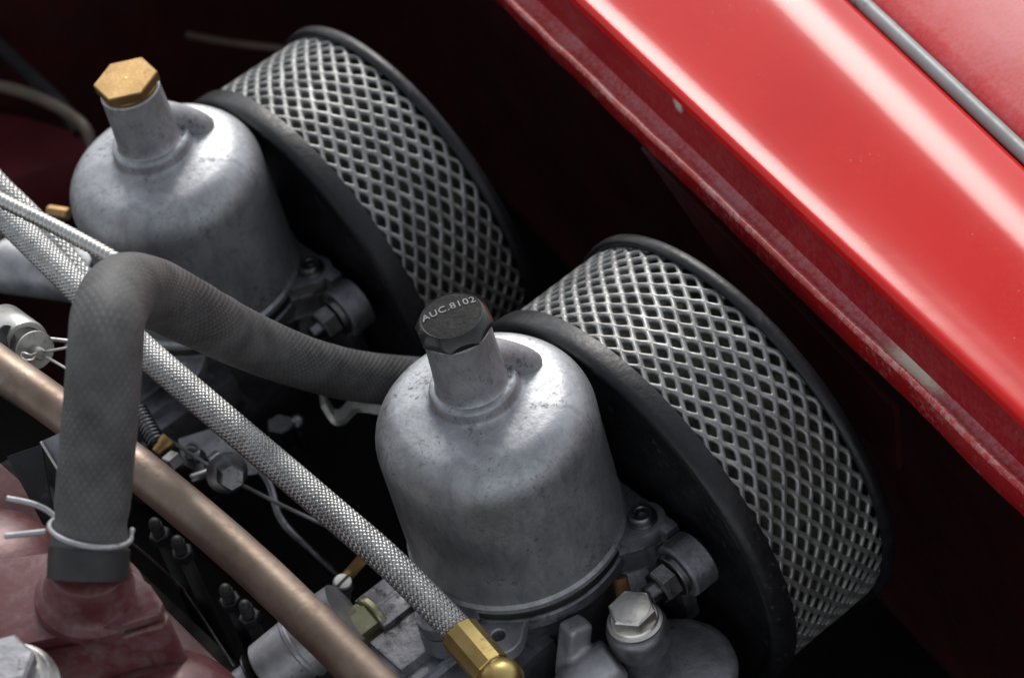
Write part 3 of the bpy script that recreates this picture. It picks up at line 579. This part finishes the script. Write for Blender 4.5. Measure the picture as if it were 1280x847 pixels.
BP = [(-7.54, 24.81, 11.00), (-7.48, 21.45, 10.25), (-7.45, 18.13, 9.54), (-7.42, 14.39, 8.72), (-7.27, 10.95, 7.94), (-6.97, 6.80, 7.02), (-6.58, 2.02, 5.86), (-6.23, -1.60, 4.73), (-5.98, -5.13, 3.06)]
o = obj('braid', braided(BP, 0.55, 18, 3.8, wid=0.10, th=0.042, amp=0.028, step=0.052), 'wire', bh, 179, recalc=False); o['kind'] = 'stuff'
b = MB().tube(BP, 0.505, 20, 0.5); obj('liner', b, 'rubber_black', bh, 179)
p, q = V((-6.04, -4.89, 3.25)), V((-6.20, -7.04, 2.78)); d = (q - p).normalized()
m = MB(); x, y, z = frame(d); prof = [(0.70, 0, 8), (0.80, 0.0, 8), (0.83, 0.06, 8), (0.84, 1.75, 8), (0.80, 1.85, 8)]
b = MB().hexa(p, p + d * 2.0, 0.78, 0.05, 0.2, 10); fer = obj('ferrule', b, 'brass', bh, 25)
b = MB().lathe([(0, 1.9), (0.66, 1.9), (0.68, 2.0), (0.72, 2.1), (0.82, 2.25), (0.88, 2.5), (0.85, 2.8), (0.7, 3.05), (0.5, 3.2), (0, 3.3)], p, d, 40); obj('domed_nut', b, 'brass', fer, 40)
b2 = thing('slim_braided_hose', 'slimmer braided hose lying behind the long one at the left edge', 'hose', (-2.40, 33.27, -1.80))
BP2 = [(-5.77, 28.71, 9.68), (-6.05, 24.96, 8.99), (-6.07, 21.99, 8.42), (-6.24, 18.76, 7.53), (-6.74, 14.85, 6.58)]
o = obj('braid', braided(BP2, 0.34, 10, 3.0, step=0.07, wid=0.13, th=0.05), 'wire', b2, 179, recalc=False); o['kind'] = 'stuff'
b = MB().tube(BP2, 0.305, 16, 0.5); obj('liner', b, 'rubber_black', b2, 179)
t = thing('spiral_cable', 'thin grey spiral wound cable crossing above the braided hoses', 'cable', (-4.19, 26.64, 4.22))
CP = resample([(-8.14, 22.38, 12.08), (-7.75, 19.79, 12.07), (-7.19, 17.01, 11.96), (-6.83, 14.53, 12.02), (-6.54, 12.69, 11.92), (-6.16, 11.22, 11.48)], 0.07); fr = transport(CP)
m = MB(); m.tube(CP, lambda t: 0.28, 16, 0.07, smooth=False)
for i in range(len(CP)):
    f = 1.0 + 0.15 * math.cos(i * 0.07 / 0.25 * 2 * PI)
    for k in range(16): m.v[i * 16 + k] = CP[i] + (m.v[i * 16 + k] - CP[i]) * f
obj('sheath', m, 'zinc_grey', t, 179)
cp = thing('copper_pipe', 'thick tarnished copper water pipe running diagonally to the lower edge', 'pipe', (-10.91, -1.92, 9.35))
b = MB().tube([(-13.35, 14.55, 12.58), (-12.50, 8.77, 11.74), (-11.83, 3.68, 10.86), (-11.35, -1.24, 9.75), (-11.17, -5.40, 8.77), (-11.06, -9.44, 7.71)], lambda t: 0.77 + 0.012 * noise.noise(V((t * 23, 1, 0))), 40, 0.3); obj('pipe_wall', b, 'copper', cp, 179)
rh = thing('rubber_hose', 'thick grey fabric covered rubber hose bent over the braided hose', 'hose', (-16.55, -2.28, 14.91))
HP = [(-16.78, -2.40, 14.68), (-15.87, -1.76, 15.72), (-14.55, -0.93, 17.13), (-13.23, -0.09, 18.55), (-12.05, 0.80, 19.66), (-11.13, 1.93, 19.71), (-9.87, 3.44, 18.83), (-8.56, 4.69, 16.86), (-7.27, 5.56, 14.40), (-5.34, 6.76, 10.67), (-3.14, 7.78, 6.92), (-0.68, 8.82, 3.31), (2.19, 9.35, 0.16), (5.12, 9.54, -2.56)]
b = MB().tube(HP, lambda t: (1.25 - 0.20 * min(1, max(0, (t - .38) / .3))) * (1 + 0.014 * noise.noise(V((t * 37, 5, 0)))) - 0.07 * math.exp(-((t - .046) / .009) ** 2) + 0.05 * math.exp(-((t - .005) / .02) ** 2), 48, 0.12, uv=True); obj('hose_wall', b, 'hose', rh, 179)
b = MB().tube([(-16.85, -2.44, 14.61), (-16.60, -2.26, 14.90), (-16.25, -2.02, 15.29)], 1.335, 48, 0.1); obj('cut_end', b, 'rubber_black', rh, 50)
hcl = thing('hose_clip', 'thin bright wire clip round the foot of the grey rubber hose', 'clip', (-16.06, -1.89, 15.50))
A0 = V((-16.00, -1.85, 15.57)); A1 = V((-14.72, -1.03, 16.96)); d = (A1 - A0).normalized()
tow = V((-.34128, -.63582, .69228)); rt = V((.75295, -.62580, -.20357)); u_ = (tow - d * tow.dot(d)).normalized(); r_ = d.cross(u_)
if r_.dot(rt) < 0: r_ = -r_
ring = [A0 + (r_ * math.cos(q) + u_ * math.sin(q)) * 1.33 + d * (-0.34 * math.sin(q) - 0.16 * math.cos(q) + 0.1) for q in [math.radians(z_) for z_ in range(-12, 206, 8)]]
tail = [ring[-1] + (-r_ * 0.35 + d * 0.25 - u_ * .1), ring[-1] - r_ * 0.9 + d * 0.45, ring[-1] - r_ * 1.7 + d * 0.55]
b = MB().tube([ring[0] + d * .22 - u_ * .25, ring[0] + d * .15] + ring + tail, 0.10, 12, 0.12); obj('wire_loop', b, 'alloy_grey', hcl, 60)
b = MB().cyl((-18.27, -0.68, 16.68), (-17.11, -1.33, 16.36), 0.10, seg=12); obj('wire_tail', b, 'alloy_grey', hcl)

# ------------------------------------------------------------------ cylinder head and water outlet, lower left
hd = thing('cylinder_head', 'faded red painted cylinder head edge under the water outlet', 'cylinder head', (-17.26, 0.91, 8.82))
b = MB().prism([(-15.30, 19.11, 8.00), (-14.49, 12.15, 8.00), (-14.36, 7.04, 8.00), (-14.09, 3.43, 8.00), (-14.20, -4.88, 8.00), (-19.88, -7.68, 8.00), (-27.68, 0.87, 8.00)], 5, 0.25); obj('top_face', b, 'casting_red', hd)
wo = thing('water_outlet', 'faded red cast water outlet carrying the foot of the grey hose', 'water outlet', (-17.08, -1.52, 12.46))
s0, s2 = V((-16.52, -2.11, 14.79)), V((-16.84, -1.75, 13.20)); ax_ = (s0 - s2); Ls = ax_.length
b = MB().lathe([(0, -.3), (1.86, -.3), (1.84, .02), (1.66, .10), (1.54, .25), (1.46, .5), (1.40, .9), (1.34, Ls - .05), (1.3, Ls), (0, Ls)], s2, ax_, 64); obj('neck', b, 'casting_red', wo, 60)
b = MB().prism([(-19.44, 3.30, 13.15), (-16.83, 1.05, 13.15), (-15.31, -1.27, 13.15), (-15.19, -2.99, 13.15), (-15.34, -3.95, 13.15), (-15.63, -4.28, 13.15), (-16.86, -3.61, 13.15), (-19.33, -1.89, 13.15), (-21.59, -0.30, 13.15)], 0.42, 0.14); obj('flange', b, 'casting_red', wo, 50)
b = MB().prism([(-19.66, 3.33, 12.60), (-17.01, 1.10, 12.60), (-15.49, -1.22, 12.60), (-15.25, -3.07, 12.60), (-15.37, -4.08, 12.60), (-15.66, -4.35, 12.60), (-17.04, -3.57, 12.60), (-19.52, -1.83, 12.60), (-21.83, -0.31, 12.60)], 2.4, 0.2); obj('seat', b, 'casting_red', wo, 50)
b = MB().ball(V((-17.44, -4.43, 8.16)), 3.15, 48, (1, 1, .9)); obj('dome', b, 'casting_red', wo, 179)
b = MB().ball(V((-18.91, 4.38, 10.46)), 3.3, 48, (1, 1, .6)); obj('side_boss', b, 'casting_red', wo, 179)
t = thing('head_bolt', 'large bright hexagonal bolt with two washers in the lower left corner', 'bolt', (-20.44, -2.86, 13.89))
p, q = V((-20.85, -3.04, 13.25)), V((-20.56, -3.86, 16.53)); d = (q - p).normalized()
b = MB().hexa(p + d * 0.9, p + d * 1.75, 1.0, 0.12, 0.9); obj('head', b, 'alloy_grey', t, 30)
b = MB().lathe([(0, 0.3), (1.2, 0.3), (1.3, 0.38), (1.3, 0.52), (1.2, 0.6), (1.0, 0.66), (1.0, 0.9), (0, .95)], p, d, 48); obj('washer', b, 'zinc_grey', t)
b = MB().lathe([(0, -0.6), (1.6, -0.6), (1.66, -0.5), (1.6, 0.1), (1.35, 0.28), (0, 0.3)], p, d, 48); obj('spacer', b, 'zinc_grey', t)

# clevis at the left edge
cv = thing('clevis', 'grey linkage clevis with washer and split pin at the left edge', 'clevis', (-10.92, 15.28, 9.25))
p, q = V((-10.77, 16.16, 9.41)), V((-10.86, 13.62, 10.06)); d = (q - p).normalized()
b = MB().lathe([(0, -.4), (0.85, -.4), (0.93, -.3), (0.93, 1.95), (0.88, 2.05), (0.7, 2.08), (0.62, 1.95), (0.6, 1.9), (0, 1.9)], p, d, 48); obj('barrel', b, 'zinc_grey', cv, 40)
b = MB().cyl(p + d * 1.5, p + d * 3.5, 0.25); obj('pin', b, 'zinc_grey', cv)
b = MB().lathe([(0.2, 2.85), (0.74, 2.82), (0.78, 2.86), (0.78, 2.95), (0.2, 2.98)], p, d, 40); obj('washer', b, 'zinc_grey', cv, 40)
e = p + d * 3.25
b = MB().tube([V((-10.16, 11.41, 10.98)), e.lerp(V((-10.16, 11.41, 10.98)), .4), e, V((-11.45, 12.11, 11.14)), V((-11.60, 12.42, 11.20)), V((-11.74, 12.21, 11.09)), V((-11.52, 11.92, 11.06)), e - V((0, 0, .05)), V((-10.71, 10.93, 10.56))], 0.06, 8, 0.1); obj('split_pin', b, 'zinc_grey', cv, 60)
b = MB().cyl((-11.84, 15.47, 10.41), (-11.43, 14.46, 10.56), 0.40); b.lathe([(0, 0), (.5, 0), (.5, .1), (0, .12)], (-11.43, 14.46, 10.56), V((-11.38, 14.32, 10.59)) - V((-11.43, 14.46, 10.56)), 28); obj('cross_pin', b, 'steel_dark', cv)
b = MB().cyl((-10.05, 14.39, 9.44), (-9.21, 13.76, 8.98), 0.09, seg=10); obj('link_wire', b, 'zinc_grey', cv)
t = thing('lever_plate', 'matt black lever plate below the clevis at the left edge', 'lever', (-14.49, 7.09, 12.97))
b = MB().prism([(-13.81, 12.50, 11.77), (-16.04, 10.71, 9.03), (-14.55, 10.25, 9.34), (-12.60, 9.23, 9.37), (-12.26, 9.17, 9.48), (-12.95, 10.24, 10.12), (-13.35, 11.40, 10.99)][::-1], 0.5, 0.08); obj('plate', b, 'dark', t)
t = thing('heat_shield', 'dark sheet metal shield with a pale cut edge left of the hose', 'shield', (-14.41, 6.31, 10.85))
b = MB().prism([(-14.11, 6.10, 12.83), (-12.68, 5.49, 12.97), (-14.23, 3.89, 10.74), (-14.24, 4.80, 11.56)][::-1], 0.10, 0.02); obj('sheet', b, 'alloy_dark', t)
b = MB().cyl((-14.10, 6.01, 12.89), (-14.26, 4.69, 11.61), 0.05, seg=10, ch=.01); obj('cut_edge', b, 'zinc_grey', t)
b = MB().prism([(-14.97, 8.01, 11.41), (-13.76, 7.41, 11.46), (-14.85, 6.04, 9.66), (-15.44, 5.78, 9.13)][::-1], 0.3, 0.05); obj('lower_sheet', b, 'black', t)

# ------------------------------------------------------------------ behind: pipes and panels in the gloom, upper left
t = thing('manifold_stub', 'dull grey manifold tube behind the braided hoses at the left', 'tube', (-4.19, 31.13, -1.76))
b = MB().lathe([(0, 0), (1.2, 0), (1.3, .1), (1.3, 5.5), (0, 5.5)], (-5.05, 33.07, -1.85), V((-2.84, 28.90, -1.71)) - V((-5.05, 33.07, -1.85)), 48); obj('tube_wall', b, 'alloy_grey', t)
t = thing('brass_union', 'little brass union beside the farther carburettor, above the spiral cable', 'union', (-3.16, 28.97, 2.54))
b = MB().hexa((-3.26, 29.12, 2.62), (-2.73, 28.16, 2.58), 0.30, .05); obj('union_body', b, 'brass_cap', t, 30)
t = thing('tan_plug', 'small tan plug behind the braided hoses at the left edge', 'plug', (-3.74, 36.20, -2.67)); b = MB().ball((-3.70, 36.23, -2.61), 0.6, 24); b.cyl((-4.57, 36.96, -2.38), (-3.70, 36.23, -2.61), .4); obj('plug_body', b, 'cable', t)
t = thing('tan_cable', 'blurred tan cable arching at the far upper left', 'cable', (4.78, 47.11, -5.78))
b = MB().tube([(2.03, 52.38, -5.18), (3.52, 49.82, -5.36), (4.39, 47.58, -5.54), (4.90, 45.34, -5.89), (4.87, 43.57, -6.10), (4.43, 42.71, -7.10)], 0.33, 16, 0.3); obj('sheath', b, 'cable', t)
t = thing('black_hose', 'blurred black hose behind the tan cable at the upper left', 'hose', (5.49, 49.89, -5.76))
b = MB().tube([(5.71, 59.07, -5.89), (6.01, 54.81, -6.77), (5.83, 51.44, -7.06), (5.66, 48.18, -7.25), (5.36, 46.06, -7.90)], 0.42, 16, 0.3); obj('hose_wall', b, 'rubber_black', t)
t = thing('chassis_ledge', 'dull maroon painted ledge behind the farther carburettor at the left edge', 'ledge', (4.06, 51.08, -11.15))
b = MB().prism([(2.53, 58.87, -10.53), (5.32, 53.81, -10.91), (6.90, 48.47, -10.71), (5.34, 46.08, -9.33), (0.93, 48.33, -9.44), (-1.68, 51.08, -9.65)][::-1], 3, 0.2); obj('ledge_face', b, 'bay_red2', t)
t = thing('thin_pipe', 'thin blurred brown pipe behind the farther air filter', 'pipe', (17.33, 49.60, -11.74))
b = MB().tube([(16.03, 53.20, -11.98), (17.02, 49.91, -11.62), (18.52, 46.29, -11.32)], 0.22, 12, 0.3); obj('pipe_wall', b, 'cable', t)
t = thing('heater_box', 'dark grey blurred box in the shadow at the top left', 'box', (11.37, 60.48, -13.37))
b = MB().box((12.65, 64.38, -14.93), (16, 6, 6), 0.6); obj('casing', b, 'rubber_black', t)
